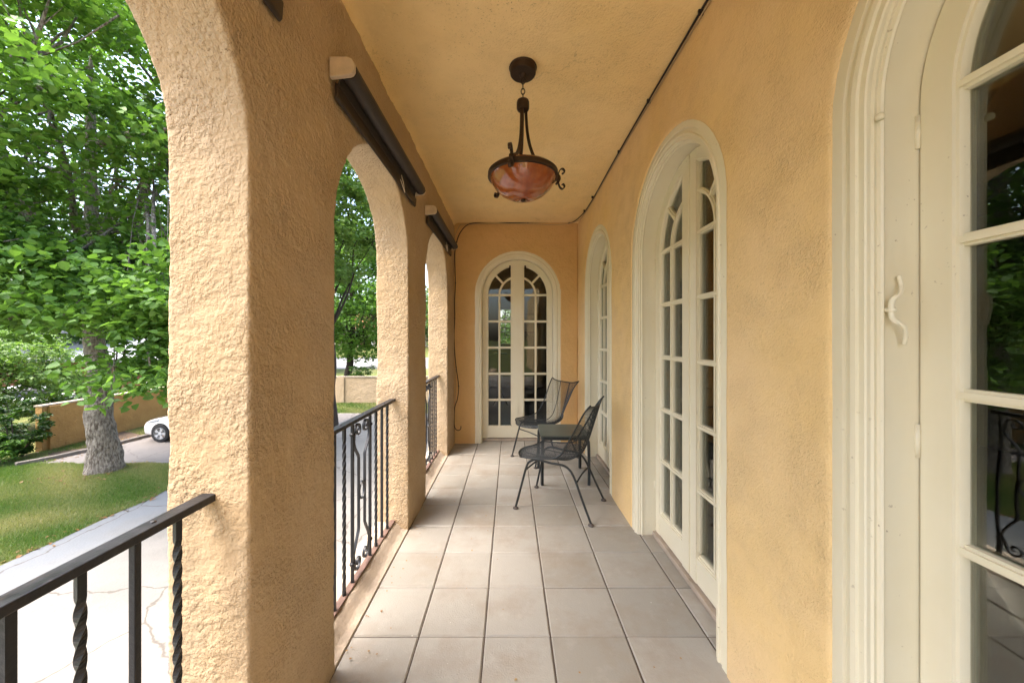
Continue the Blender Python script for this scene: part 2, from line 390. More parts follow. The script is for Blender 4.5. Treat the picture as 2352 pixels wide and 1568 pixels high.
# ------------------------------------------------------------------ arched french doors (local: x across, +y into the wall, z up)
def arch_sweep(mb, prof, z0, S_, a0=PI, a1=0, n=36, legs=(True, True)):
    """closed profile of (radius, y) swept up the left leg, over the arc and down the right leg"""
    st = []
    if legs[0]: st.append(('L', z0))
    st += [('A', a0 + (a1-a0)*k/n) for k in range(n+1)]
    if legs[1]: st.append(('R', z0))
    vs = []; k = len(prof)
    for t, q in st:
        for r, y in prof:
            if t == 'L': vs.append((-r, y, q))
            elif t == 'R': vs.append((r, y, q))
            else: vs.append((r*math.cos(q), y, S_ + r*math.sin(q)))
    fs = [(i*k+j, i*k+(j+1) % k, (i+1)*k+(j+1) % k, (i+1)*k+j) for i in range(len(st)-1) for j in range(k)]
    fs += [tuple(range(k)), tuple((len(st)-1)*k+j for j in range(k))]
    mb.add(vs, fs)
ROWS = [SPR, 1.568, 1.223, .878, .534, .195]
def make_leaf(side, parent):
    """side -1 left leaf, +1 right leaf"""
    RL, RG = .458, .384; y = .134; s = side
    bx = lambda m, x0, z0, x1, z1, ya, yb: m.box(min(s*x0, s*x1), ya, z0, max(s*x0, s*x1), yb, z1)
    m = MB(); a0, a1 = (PI, PI/2+.02) if s < 0 else (PI/2-.02, 0)
    arch_sweep(m, [(RL, y), (RG+.012, y), (RG+.010, y+.006), (RG+.004, y+.007), (RG, y+.014), (RG, y+.04), (RL, y+.04)], .035, SPR, a0, a1, 20, (s < 0, s > 0))
    bx(m, .004, .037, .077, SPR+.4535, y-.0015, y+.042)                    # meeting stile
    bx(m, .0775, .20, .083, SPR+.395, y+.0075, y+.038); bx(m, .083, .21, .089, SPR+.392, y+.014, y+.036)
    bx(m, .070, .040, RG+.02, .175, y+.0012, y+.041); bx(m, .08, .17, RG+.01, .183, y+.007, y+.038); bx(m, .08, .17, RG+.01, .195, y+.014, y+.036)
    for z in ROWS[:-1]:
        bx(m, .078, z-.007, RG+.004, z+.007, y+.0035, y+.036); bx(m, .078, z-.014, RG+.004, z+.014, y+.0125, y+.034)
    bx(m, .233, .18, .245, SPR, y+.0042, y+.0355); bx(m, .226, .18, .252, SPR, y+.0132, y+.0335)
    e = .33; aa = (PI, PI/2+e) if s < 0 else (PI/2-e, 0)
    arch_sweep(m, [(.245, y+.005), (.233, y+.005), (.233, y+.035), (.245, y+.035)], 0, SPR, aa[0], aa[1], 14, (False, False))
    arch_sweep(m, [(.252, y+.0138), (.226, y+.0138), (.226, y+.033), (.252, y+.033)], 0, SPR, aa[0], aa[1], 14, (False, False))
    for w, ya, yb in ((.007, .0057, .0345), (.014, .0145, .0325)):
        p0 = Vector((s*.185, 0, SPR+.150)); p1 = Vector((s*.292, 0, SPR+.262)); dd = (p1-p0).normalized(); nn = Vector((-dd.z, 0, dd.x))*w
        q = [p0-nn, p1-nn, p1+nn, p0+nn]; m.add([(a.x, y+t, a.z) for t in (ya, yb) for a in q], [(0,1,2,3),(7,6,5,4),(0,4,5,1),(1,5,6,2),(2,6,7,3),(3,7,4,0)])
    if s < 0: bx(m, -.012, .05, .014, SPR+.445, y-.008, y-.0017)            # astragal bead over the meeting joint
    lf = m.build('door_leaf', M['trim'], parent, autos=35)
    P = [(s*.08, .18)] + [(s*.39, .18)] + [(s*.39*math.cos(t), SPR+.39*math.sin(t)) for t in [k*(PI/2-.206)/12 for k in range(13)]]
    P[-1] = (s*.08, SPR+.382)
    g = MB(); g.prism(P, y+.026, y+.030, 'y'); g.build('glass_pane', M['glass'], lf)
    h = MB()
    for z in (.33, 1.1, 1.85): h.tube([(s*.461, y-.004, z-.04), (s*.461, y-.004, z+.04)], .0055, 8)
    h.build('hinge', M['trim'], lf, smooth=True)
    return lf
def make_door(loc, rz, label):
    t = empty('french_door', loc, rz, label, 'french door', 'arched french doors opening onto the porch')
    m = MB(); arch_sweep(m, [(.60, .16), (.463, .16), (.463, .1995), (.60, .1995)], 0, SPR); m.build('frame', M['trim'], t, autos=30)
    m = MB()
    arch_sweep(m, [(.570, .040), (.570, .010), (.549, .006), (.524, .006), (.521, .013), (.519, .013), (.505, .011), (.503, .005), (.500, .003),
                   (.489, .005), (.487, .012), (.473, .012), (.470, .016), (.470, .040)], 0, SPR)
    m.build('casing', M['trim'], t, autos=30)
    m = MB()
    arch_sweep(m, [(.488, .0405), (.4695, .0405), (.4695, .024), (.464, .028), (.466, .036), (.459, .038), (.456, .043), (.458, .048), (.462, .050), (.462, .18), (.488, .18)], 0, SPR)
    m.build('jamb', M['trim'], t, autos=30)
    m = MB(); m.box(-.4615, .112, .0, .4615, .20, .030); m.build('threshold', M['sill'], t, bevel=.004)
    make_leaf(-1, t); make_leaf(1, t)
    return t
d_end = make_door((EX, YE-.002, 0), 0, 'cream arched french door closing the far end of the porch')
names = {0: 'cream arched french door behind the camera end of the porch wall', 1: 'large arched french door nearest the camera, cut by the right edge of the photo',
         2: 'cream arched french door in the middle of the right wall, between two stretches of stucco', 3: 'narrow-looking arched french door in the right wall behind the mesh chairs'}
for i, c in enumerate(DOORS):
    if i == 0: continue
    dd = copy_tree(d_end); dd.location = (XR-.002, c, 0); dd.rotation_euler = (0, 0, -PI/2); dd['label'] = names[i]
# latch bolts at the top of the end door, small rusty stub
m = MB()
for s_ in (-1, 1): m.box(EX+s_*.10-.010, YE+.11, SPR+.33, EX+s_*.10+.010, YE+.122, SPR+.385)
bo = m.build('top_bolt', M['bronze'], bevel=.003); bo.parent = d_end; bo.matrix_parent_inverse = Matrix.Translation((-EX, -(YE-.002), 0))
# curtain tie cleat on the nearest jamb
near_Y = .409+.462
yj = near_Y
def cleat():
    m = MB(); x = XR+.045; y = yj-.006
    pts = [(x+.028, y-.004, 1.50), (x+.030, y-.008, 1.475), (x+.016, y-.018, 1.455), (x+.002, y-.014, 1.44), (x+.002, y-.012, 1.415), (x+.006, y-.012, 1.395),
           (x+.022, y-.020, 1.378), (x+.034, y-.014, 1.355), (x+.036, y-.008, 1.335)]
    m.tube(smooth_path(pts, 6), [.0045*(1.35 if 14 < i < 34 else 1) for i in range(49)], 10)
    m.lathe([(0, -.006), (.009, -.006), (.010, 0), (.006, .006), (0, .006)], (x+.004, y-.010, 1.418), 12)
    m.tube([(x+.004, y+.010, 1.418), (x+.004, y-.014, 1.418)], .006, 10)
    o = m.build('curtain_cleat', M['trim'], smooth=True); tag(o, 'small cream double-ended hook screwed to the jamb of the nearest door', 'hook')
cleat()
m = MB(); m.lathe([(0, -.008), (.008, -.008), (.010, 0), (.006, .007), (0, .008)], (XR+.03, yj-.008, 1.885), 10); m.tube([(XR+.03, yj+.01, 1.885), (XR+.03, yj-.008, 1.885)], .004, 8)
tag(m.build('knob', M['trim'], smooth=True), 'tiny cream painted knob high on the jamb of the nearest door', 'knob')

# ------------------------------------------------------------------ railings
XRL = -.825
def baluster_twist(mb, y, z0=.085, z1=.90, w=.013, turns=4.2):
    n = 90; vs = []
    for i in range(n+1):
        t = i/n; z = z0+(z1-z0)*t; k = max(0, min(1, (t-.06)/.88)); a = PI/4 + 2*PI*turns*k
        vs += [(XRL + w*.72*math.cos(a+q*PI/2), y + w*.72*math.sin(a+q*PI/2), z) for q in range(4)]
    fs = [(i*4+j, i*4+(j+1) % 4, (i+1)*4+(j+1) % 4, (i+1)*4+j) for i in range(n) for j in range(4)]
    mb.add(vs, fs)
def spiral(cy, cz, r0, a0, turns, dirn, n=26):
    return [(cy + r0*(1-.72*k/n)*math.cos(a0+dirn*2*PI*turns*k/n), cz + r0*(1-.72*k/n)*math.sin(a0+dirn*2*PI*turns*k/n)) for k in range(n+1)]
def make_railing(c, w, label, plain=False, gp='iron railings across the arch openings'):
    t = empty('railing', (0, c, 0), 0, label, 'railing', gp)
    m = MB(); m.box(XRL-.020, -w, .905, XRL+.020, w, .925)
    for k in (-1, 0, 1): m.lathe([(0, .9), (.006, .9), (.006, .928), (0, .929)], (XRL, k*.3+.05, 0), 10)
    m.build('top_rail', M['rail'], t, bevel=.0025)
    m = MB(); m.box(XRL-.017, -w, .064, XRL+.017, w, .074); m.build('bottom_rail', M['rust'], t, bevel=.002)
    for q in (-.41, -.21, .21, .41):
        m = MB(); baluster_twist(m, q); m.lathe([(.011, .074), (.011, .092), (.006, .094)], (XRL, q, 0), 4)
        m.build('twisted_baluster', M['iron'], t)
    for q in (-.31, .31):
        m = MB(); m.box(XRL-.0075, q-.0075, .074, XRL+.0075, q+.0075, .905); m.build('baluster', M['iron'], t, bevel=.002)
    if plain:
        for q in (-.11, 0, .11):
            m = MB()
            if q: m.box(XRL-.0075, q-.0075, .074, XRL+.0075, q+.0075, .905)
            else: baluster_twist(m, q)
            m.build('baluster' if q else 'twisted_baluster', M['iron'], t)
        return t
    for s in (-1, 1):
        m = MB(); m.box(XRL-.0075, s*.117-.0075, .074, XRL+.0075, s*.117+.0075, .905)
        for z in (.17, .845): m.lathe([(.010, -.009), (.015, -.005), (.015, .005), (.010, .009)], (XRL, s*.117, z), 10)
        m.build('panel_post', M['iron'], t, bevel=.002)
        m = MB(); zt = spiral(s*.052, .852, .040, (0 if s > 0 else PI), 1.15, s)
        zb = spiral(s*.052, .142, .040, (0 if s > 0 else PI), 1.15, -s)
        body = [(s*.103, .80), (s*.088, .765), (s*.047, .715), (s*.04, .70), (s*.04, .51), (s*.04, .315), (s*.047, .30), (s*.088, .235), (s*.103, .20)]
        path = [(s*.040*0+p[0], p[1]) for p in reversed(zt)] + body + zb
        m.tube([(XRL, p[0], p[1]) for p in path], 1, flat=(.013, .009), up=(1,0,0)); m.build('scroll_bar', M['iron'], t, autos=40)
    m = MB(); m.tube([(XRL, .034*math.cos(2*PI*k/20), .51+.046*math.sin(2*PI*k/20)) for k in range(20)], 1, closed=True, flat=(.012, .008), up=(1,0,0))
    m.build('oval_ring', M['iron'], t, autos=50)
    return t
r0 = make_railing(.475, .525, 'black iron railing nearest the camera, worn top rail running out of the lower left', True)
r1 = None
for c, lb in ((1.983, 'black iron railing with scroll panel in the middle arch, before the second pier'), (3.555, 'black iron railing in the farthest arch beside the end wall')):
    q = copy_tree(r1) if r1 else make_railing(c, .525, lb); r1 = r1 or q; q.location = (0, c, 0); q['label'] = lb

# ------------------------------------------------------------------ roller blinds
def make_blind(y0, y1, label):
    t = empty('roller_blind', (XL, (y0+y1)/2, H+1.07), 0, label, 'roller blind', 'brown roller blinds above the arches'); w = (y1-y0)/2
    m = MB(); n = 40; prof = []
    for k in range(n): a = 2*PI*k/n; r = .034 + .003*(k/n); prof.append((.068 + r*math.cos(a), r*math.sin(a)))
    m.prism(prof, -w+.025, w-.02, 'y'); m.build('cloth_roll', M['blind'], t, autos=40)
    for s in (-1, 1):
        m = MB(); P = [(.002, -.042), (.002, .038), (.07, .038), (.090, .031), (.100, .014), (.100, -.014), (.092, -.028), (.080, -.034)]
        ya, yb = (-w, -w+.022) if s < 0 else (w-.018, w); m.prism(P, ya, yb, 'y'); m.build('bracket', M['plastic'], t, bevel=.004)
    m = MB(); m.prism([(.031, -.012), (.036, -.012), (.027, -.055), (.021, -.055)], -w+.03, w-.025, 'y'); m.build('cloth_flap', M['blind'], t)
    m = MB(); P = [(.010, -.040), (.026, -.048), (.022, -.100), (.012, -.110), (.006, -.104)]
    m.prism(P, -w+.03, w+.03, 'y'); m.build('hem_bar', M['blindrail'], t, bevel=.004)
    m = MB(); m.tube([(.028, .25, -.04), (.036, .27, -.085), (.030, .32, -.125), (.026, .24, -.075)], .0025, 6); m.build('clip', M['plastic'], t)
    return t
make_blind(-.17, 1.06, 'brown roller blind cut off by the top edge above the nearest arch')
make_blind(1.405, 2.60, 'rolled brown blind with white end bracket above the middle arch')
make_blind(2.98, 4.19, 'small-looking rolled blind above the farthest arch near the end wall')

# ------------------------------------------------------------------ hanging lamp
def make_lamp():
    cx, cy = .069, 1.942; t = empty('pendant_lamp', (cx, cy, ZC), 0, 'bronze hanging lamp with amber glass bowl and scrolled arms', 'ceiling lamp')
    zr = lambda z: z - 1.471                      # heights above the eye -> below the ceiling
    m = MB(); m.lathe([(0, 0), (.074, 0), (.076, -.006), (.072, -.010), (.070, -.034), (.066, -.040), (.02, -.043), (.017, -.052), (.010, -.058), (0, -.059)], n=40)
    m.build('ceiling_plate', M['bronze'], t, autos=40)
    m = MB(); z = -.058
    for k in range(4):
        L = .036; a = k*PI/2; ring = []
        for q in range(18):
            b = 2*PI*q/18; ring.append((.010*math.cos(b)*math.cos(a), .010*math.cos(b)*math.sin(a), z-L/2 + (L/2-.001)*math.sin(b)))
        m.tube(ring, .0026, 6, closed=True); z -= L-.008
    m.build('chain', M['bronze'], t, smooth=True)
    zh = zr(1.29)
    m = MB(); m.lathe([(0, zh+.006), (.018, zh+.006), (.031, zh-.002), (.034, zh-.010), (.034, zh-.044), (.030, zh-.052), (.018, zh-.056), (0, zh-.056)], n=32)
    m.build('hub', M['bronze'], t, autos=40)
    R0 = zr(.885)
    m = MB()                                      # glass bowl, a shell with thickness
    out = [(.176, R0+.022), (.181, R0+.012), (.180, R0-.010), (.172, R0-.038), (.150, R0-.072), (.118, R0-.101), (.078, R0-.122), (.036, R0-.132), (0, R0-.134)]
    inn = [(0, R0-.128), (.036, R0-.126), (.076, R0-.116), (.114, R0-.096), (.145, R0-.068), (.166, R0-.036), (.174, R0-.008), (.171, R0+.020)]
    m.lathe(out + inn + [out[0]], n=56); m.build('glass_bowl', M['bowl'], t, smooth=True)
    m = MB(); m.lathe([(.182, R0+.009), (.189, R0+.010), (.191, R0-.014), (.188, R0-.016), (.176, R0-.017), (.176, R0-.012), (.183, R0-.010), (.182, R0+.009)], n=56)
    m.build('ring', M['bronze'], t, autos=40)
    for deg, arm in ((252, 252), (12, 26), (132, 100)):
        a = R(arm); c, s = math.cos(a), math.sin(a); P = lambda r, z: (r*c, r*s, z)
        m = MB(); pts = [P(.018, zh-.04), P(.021, zh-.10), P(.028, zh-.17), (P(.045, zh-.24)), P(.075, zh-.30), P(.115, zh-.345), P(.150, R0+.040), P(.180, R0+.028), P(.190, R0+.006)]
        m.tube(smooth_path(pts, 6), 1, flat=(.019, .007), up=(-s, c, 0)); m.build('arm', M['bronze'], t, autos=40)
        a = R(deg); c, s = math.cos(a), math.sin(a); P = lambda r, z, c=c, s=s: (r*c, r*s, z)
        m = MB()                                  # scroll ornament outside the ring
        for sg in (1, -1):
            k = [(r_, z_) for r_, z_ in ((.193, R0-.004), (.200, R0+.020*sg), (.212, R0+.048*sg), (.228, R0+.056*sg), (.238, R0+.044*sg), (.233, R0+.030*sg), (.224, R0+.032*sg))]
            m.tube(smooth_path([P(*q) for q in k], 5), 1, flat=(.016, .005), up=(-s, c, 0))
        m.tube(smooth_path([P(.192, R0+.02), P(.204, R0+.012), P(.208, R0-.004), P(.200, R0-.022), P(.190, R0-.030)], 5), 1, flat=(.022, .010), up=(-s, c, 0))
        m.lathe([(0, .011), (.009, .007), (.012, 0), (.009, -.007), (0, -.011)], P(.205, R0-.002), 12)
        m.build('scroll', M['bronze'], t, autos=40)
    m = MB(); m.lathe([(0, R0-.130), (.012, R0-.134), (.014, R0-.139), (.008, R0-.145), (0, R0-.147)], n=16); m.build('finial', M['bronze'], t, smooth=True)
make_lamp()

# ------------------------------------------------------------------ mesh chairs and side table
KN = [[0, .352,.402,.185,.000], [.10, .275,.412,.232,.010], [.25, .13,.398,.240,.028], [.40, -.02,.386,.228,.062], [.50, -.115,.400,.214,.100],
      [.58, -.182,.452,.202,.115], [.70, -.232,.568,.198,.100], [.85, -.272,.708,.207,.070], [1, -.305,.832,.220,.045]]
def shell(u, v):
    x, z, hw, cup = lerp_knots(KN, v); x2, z2, _, _ = lerp_knots(KN, min(1, v+.01)); x1, z1, _, _ = lerp_knots(KN, max(0, v-.01))
    tx, tz = x2-x1, z2-z1; L = math.hypot(tx, tz) or 1; nx, nz = -tz/L*-1, -tx/L      # normal pointing up / forward
    nx, nz = tz/L, -tx/L
    e = max(0, (v-.88)/.12)**2 * abs(u)**5; fr = max(0, 1-v/.22)**1.5 * u*u
    return Vector((x + nx*cup*u*u - .085*fr - .035*e, hw*u*(1+.06*e), z + nz*cup*u*u + .020*e))
def make_chair():
    t = empty('mesh_chair', (0,0,0), 0, 'x', 'chair', 'black wire mesh chairs on the porch')
    nu, nv = 38, 84; vs = []; fs = []
    for j in range(nv+1):
        for i in range(nu+1): vs.append(shell(-1+2*i/nu, j/nv))
    for j in range(nv):
        for i in range(nu): a = j*(nu+1)+i; fs.append((a, a+1, a+nu+2, a+nu+1))
    m = MB(); m.add(vs, fs); o = m.build('mesh_seat', M['chair'], t)
    w = o.modifiers.new('wire', 'WIREFRAME'); w.thickness = .0031; w.use_even_offset = False; w.use_replace = True
    rim = [shell(-1+2*k/14, 0) for k in range(14)] + [shell(1, k/40) for k in range(40)] + [shell(1-2*k/14, 1) for k in range(14)] + [shell(-1, 1-k/40) for k in range(40)]
    m = MB(); m.tube(rim, .0062, 8, closed=True); m.build('rim', M['chair'], t, smooth=True)
    for s in (-.36, .36):
        m = MB(); m.tube([shell(s, .10+.90*k/40) + Vector((0,0,-.003)) for k in range(41)], .0042, 7); m.build('spine', M['chair'], t, smooth=True)
    for s in (-1, 1):
        m = MB(); pts = [(.300, s*.222, .014), (.262, s*.207, .17), (.222, s*.19, .330), (.196, s*.183, .376), (.14, s*.178, .398), (.02, s*.175, .388), (-.07, s*.175, .386), (-.125, s*.180, .362),
                         (-.168, s*.186, .300), (-.235, s*.205, .15), (-.298, s*.222, .014)]
        m.tube(smooth_path(pts, 7), .0088, 10); sf = m.build('leg_frame', M['chair'], t, smooth=True)
        for q in (pts[0], pts[-1]):
            g = MB(); g.lathe([(0, .001), (.019, .001), (.022, .004), (.021, .010), (.012, .016), (.009, .020)], (q[0], q[1], 0), 18); g.build('foot_glide', M['glide'], sf, smooth=True)
    for a in ((.228, .19, .31), (-.180, .188, .275)):
        m = MB(); m.tube([(a[0], -a[1], a[2]), (a[0]*.97, 0, a[2]+.004), (a[0], a[1], a[2])], .0062, 8); m.build('stretcher', M['chair'], t, smooth=True)
    return t
ch = make_chair()
def place_chair(o, c, dirv, label): o.location = (c[0], c[1], 0); o.rotation_euler = (0, 0, math.atan2(dirv[1], dirv[0])); o['label'] = label
place_chair(ch, (.41, 2.895), (-.899, .438), 'black wire mesh chair nearer the camera, back towards the right wall')
c2 = copy_tree(ch); place_chair(c2, (.395, 4.05), (-.843, -.538), 'black wire mesh chair farther back, in front of the end wall door')
def make_table():
    t = empty('side_table', (.508, 3.49, 0), 0, 'low square side table with grey-green top between the two mesh chairs', 'table'); w = .215; z = .455
    m = MB(); P = []
    for qx, qy, a0 in ((1,1,0), (-1,1,PI/2), (-1,-1,PI), (1,-1,1.5*PI)):
        for k in range(5): a = a0 + PI/2*k/4; P.append((qx*(w-.02)+.03*math.cos(a), qy*(w-.02)+.03*math.sin(a)))
    m.prism(P, z-.012, z, 'z'); m.build('table_top', M['tabletop'], t, bevel=.004)
    m = MB(); ring = [(x*.955, y*.955, z-.028) for x, y in P]; m.tube(ring, 1, closed=True, flat=(.026, .014), up=(0,0,1)); m.build('apron', M['chair'], t, autos=40)
    for sx in (-1, 1):
        for sy in (-1, 1):
            m = MB(); pts = [(sx*(w-.055), sy*(w-.03), z-.024), (sx*(w-.028), sy*(w-.015), z-.028), (sx*(w-.008), sy*(w-.008), z-.052), (sx*(w-.003), sy*(w-.004), z-.09), (sx*w, sy*w, .2), (sx*w, sy*w, .001)]
            m.tube(smooth_path(pts, 5), 1, flat=(.024, .024), up=(0, 1, 0)); m.build('leg', M['chair'], t, bevel=.003)
make_table()

# ------------------------------------------------------------------ cables
def px(x, y, Y): return ((x-1172)/820*Y, Y, H+(776-y)/820*Y)
def crop(x, y, Y): return px(943.8+x*.3704, 471.9+y*.3704, Y)
zc = ZC-.012; xr = XR-.012
A = [(xr, -1.2, zc-.0), (xr-.0, .6, zc), (xr-.002, 1.2, zc-.003), (xr, 1.6, zc), (xr-.004, 2.2, zc-.006), (xr, 2.8, zc-.004), (xr-.002, 3.3, zc-.02), (xr, 3.7, zc-.028), (xr-.005, 4.1, zc-.02), (xr-.05, 4.42, zc-.012), (xr-.12, 4.545, zc-.006)]
E = [crop(*q, 4.552) for q in ((985,99), (850,103), (725,105), (630,108), (520,103), (400,108), (345,124), (305,170), (284,225), (272,300), (274,400), (276,480), (271,600), (272,700), (268,800), (271,900), (280,1000), (296,1120), (288,1200), (272,1250), (268,1340), (266,1400))]
F = [crop(*q, 4.53) for q in ((255,1460), (225,1500))] + [(-.79, 4.10, .03), (-.90, 3.95, .05)]
m = MB(); m.tube(smooth_path(A + E + F, 6), .0058, 8)
cb = m.build('cable', M['cable'], smooth=True); tag(cb, 'black cable clipped along the ceiling corner and hanging down the far left corner', 'cable')
m = MB()
for q in ((1.6), (2.2), (2.8), (3.7), (4.1)): m = MB(); m.box(xr-.010, q-.005, zc-.014, xr+.012, q+.005, zc+.010); m.build('clip', M['cable'], cb, bevel=.001)
for q in ((985,99), (725,105), (630,108), (284,225), (276,480), (271,700), (280,1000), (296,1120)):
    p = crop(*q, 4.552); m = MB(); m.box(p[0]-.008, p[1]-.006, p[2]-.004, p[0]+.008, p[1]+.02, p[2]+.004); m.build('clip', M['cable'], cb, bevel=.001)
m = MB(); m.tube(smooth_path([(xr+.003, -1.2, zc-.014), (xr+.003, 1.5, zc-.016), (xr+.003, 2.9, zc-.018), (xr, 4.1, zc-.034), (xr-.06, 4.44, zc-.022), (.55, 4.56, zc-.016)] +
    [crop(*q, 4.56) for q in ((725,113), (520,112), (330,118), (305,122), (272,185))], 6), .0035, 6)
tag(m.build('pale_cable', M['wcable'], smooth=True), 'thin cream cable running beside the black one under the ceiling', 'cable')
m = MB(); m.tube([crop(*q, 4.562) for q in ((276,1010), (276,1150), (275,1245))], .004, 6)
tag(m.build('cord', M['wcable'], smooth=True), 'short pale cord hanging in the far left corner beside the black cable', 'cord')
m = MB(); m.tube(smooth_path([crop(*q, 4.54) for q in ((266,1330), (272,1375), (290,1393), (308,1385), (310,1367))], 6), .0055, 8)
tag(m.build('wall_hook', M['cable'], smooth=True), 'small dark curled hook low in the far left corner', 'hook')

# ------------------------------------------------------------------ rooms behind the doors
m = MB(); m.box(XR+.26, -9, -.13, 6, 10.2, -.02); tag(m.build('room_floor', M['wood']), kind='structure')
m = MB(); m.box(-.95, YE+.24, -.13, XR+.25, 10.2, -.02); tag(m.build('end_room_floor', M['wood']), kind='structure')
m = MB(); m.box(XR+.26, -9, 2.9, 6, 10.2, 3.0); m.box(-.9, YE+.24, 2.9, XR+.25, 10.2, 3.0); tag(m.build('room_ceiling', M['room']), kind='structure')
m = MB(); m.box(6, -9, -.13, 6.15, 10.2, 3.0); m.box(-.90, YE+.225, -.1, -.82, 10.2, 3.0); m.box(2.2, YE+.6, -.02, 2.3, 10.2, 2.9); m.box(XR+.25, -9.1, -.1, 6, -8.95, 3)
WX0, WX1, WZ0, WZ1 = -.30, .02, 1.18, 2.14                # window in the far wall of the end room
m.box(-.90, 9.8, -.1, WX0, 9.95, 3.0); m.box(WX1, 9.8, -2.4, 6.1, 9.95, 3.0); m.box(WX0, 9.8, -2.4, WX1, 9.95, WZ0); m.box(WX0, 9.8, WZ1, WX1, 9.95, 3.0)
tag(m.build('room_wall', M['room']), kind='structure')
m = MB(); m.box(-1.0, YE+.21, -.20, -.905, 10.0, 3.05); tag(m.build('wing_wall', M['arcade']), 'peach stucco outer wall of the room beyond the end of the porch', 'wall')
m = MB()
for x in (WX0, (WX0+WX1)/2-.008, WX1-.016): m.box(x, 9.77, WZ0, x+.016, 9.83, WZ1)
for z in (WZ0, WZ0+.32, WZ0+.64, WZ1-.02): m.box(WX0, 9.768, z, WX1, 9.832, z+.02)
tag(m.build('window', M['white']), 'small white paned window seen through the far french door', 'window')
pf = empty('framed_picture', (.52, 9.78, 1.75), 0, 'brown framed picture on the room wall behind the far french door', 'picture')
m = MB(); m.box(-.24, -.03, -.28, .24, .01, .28); m.build('frame', M['wood'], pf, bevel=.006); m = MB(); m.box(-.19, -.034, -.22, .19, -.031, .22); m.build('canvas', M['picture'], pf)
st = empty('floor_stand', (-.20, 7.2, -.02), 0, 'dark iron stand on the room floor behind the far french door', 'stand')
m = MB()
for a in range(3):
    q = R(30+120*a); m.tube([(0,0,.35), (.06*math.cos(q), .06*math.sin(q), .2), (.17*math.cos(q), .17*math.sin(q), 0)], .009, 6)
m.build('foot', M['iron'], st); m = MB(); m.tube([(0,0,.3), (0,0,1.05)], .011, 8); m.lathe([(0, 1.04), (.13, 1.05), (.13, 1.065), (0, 1.07)]); m.build('pole', M['iron'], st, autos=40)
tb = empty('console_table', (-.50, 8.0, -.02), 0, 'dark console table in the room behind the far french door', 'table')
m = MB(); m.box(-.28, -.25, 1.02, .28, .25, 1.10); m.build('table_top', M['wood'], tb, bevel=.01)
for sx in (-1, 1):
    for sy in (-1, 1): m = MB(); m.box(sx*.24-.02, sy*.21-.02, 0, sx*.24+.02, sy*.21+.02, 1.02); m.build('leg', M['wood'], tb)

# ------------------------------------------------------------------ the garden below
G = H-3.80
def sheet(name, P, z, m_, kind='structure', thick=None):
    m = MB()
    if thick: m.prism(P, z-thick, z, 'z')
    else: m.add([(x, y, z) for x, y in P], [tuple(range(len(P)))])
    return tag(m.build(name, m_), kind=kind)
sheet('ground', [(-700,-500), (700,-500), (700,900), (-700,900)], G, M['ground'])
sheet('driveway', [(-8.55,-30), (-.9,-30), (-.9,18.0), (-7.4,18.0), (-7.9,14), (-8.3,12.0), (-8.62,10.9), (-8.60,9.3), (-8.5,7)], G+.008, M['drive'])
sheet('side_drive', [(-7.4,18.0), (-13.75,18.0), (-13.85,14), (-13.9,12.3), (-14.5,10.75), (-8.62,10.9), (-8.3,12.0), (-7.9,14)], G+.012, M['branch'])
sheet('street', [(-160,44), (160,44), (160,70), (-160,70)], G+.01, M['road'])
sheet('planting_strip', [(-15.8,9.5), (-14.6,10.2), (-14.0,12.3), (-13.95,18), (-13.9,20.8), (-15.8,20.8)], G+.006, M['soil'])
kp = [(-14.62,10.55), (-14.3,11.2), (-14.02,12.2), (-13.93,13.2), (-13.88,14.2), (-13.85,18.2)]
m = MB(); m.tube([(x, y, G+.05) for x, y in kp], 1, flat=(.14, .16), up=(0,0,1)); tag(m.build('kerb', M['kerb'], bevel=.012), 'low stained concrete kerb between driveway and planting strip', 'kerb')
# garden walls
M['garden_wall_pale'] = stucco('pale garden wall render', (.52,.39,.26), (.46,.34,.22), .3, 12, .02)
def gwall(P0, P1, label, piers, wm='garden_wall'):
    P0 = Vector(P0); P1 = Vector(P1); dv = (P1-P0); L = dv.length; rz = math.atan2(dv.y, dv.x)
    t = empty('garden_wall', (P0.x, P0.y, G), rz, label, 'wall'); h = 1.50
    m = MB(); m.box(0, -.11, -.1, L, .11, h); m.build('wall', M[wm], t, bevel=.01)
    m = MB(); m.box(-.02, -.14, h+.002, L+.02, .14, h+.055); m.build('coping', M['sill'], t, bevel=.01)
    for p in piers: m = MB(); m.box(p-.2, -.19, -.1, p+.2, .19, h-.004); m.build('pier', M[wm], t, bevel=.01)
gwall((-15.72, 11.9), (-16.1, 21.0), 'tan rendered garden wall with pier running behind the big tree', [.35, 5.0])
gwall((-15.9, 21.0), (8, 21.0), 'pale peach garden wall seen straight on through the middle arch', [6], 'garden_wall_pale')

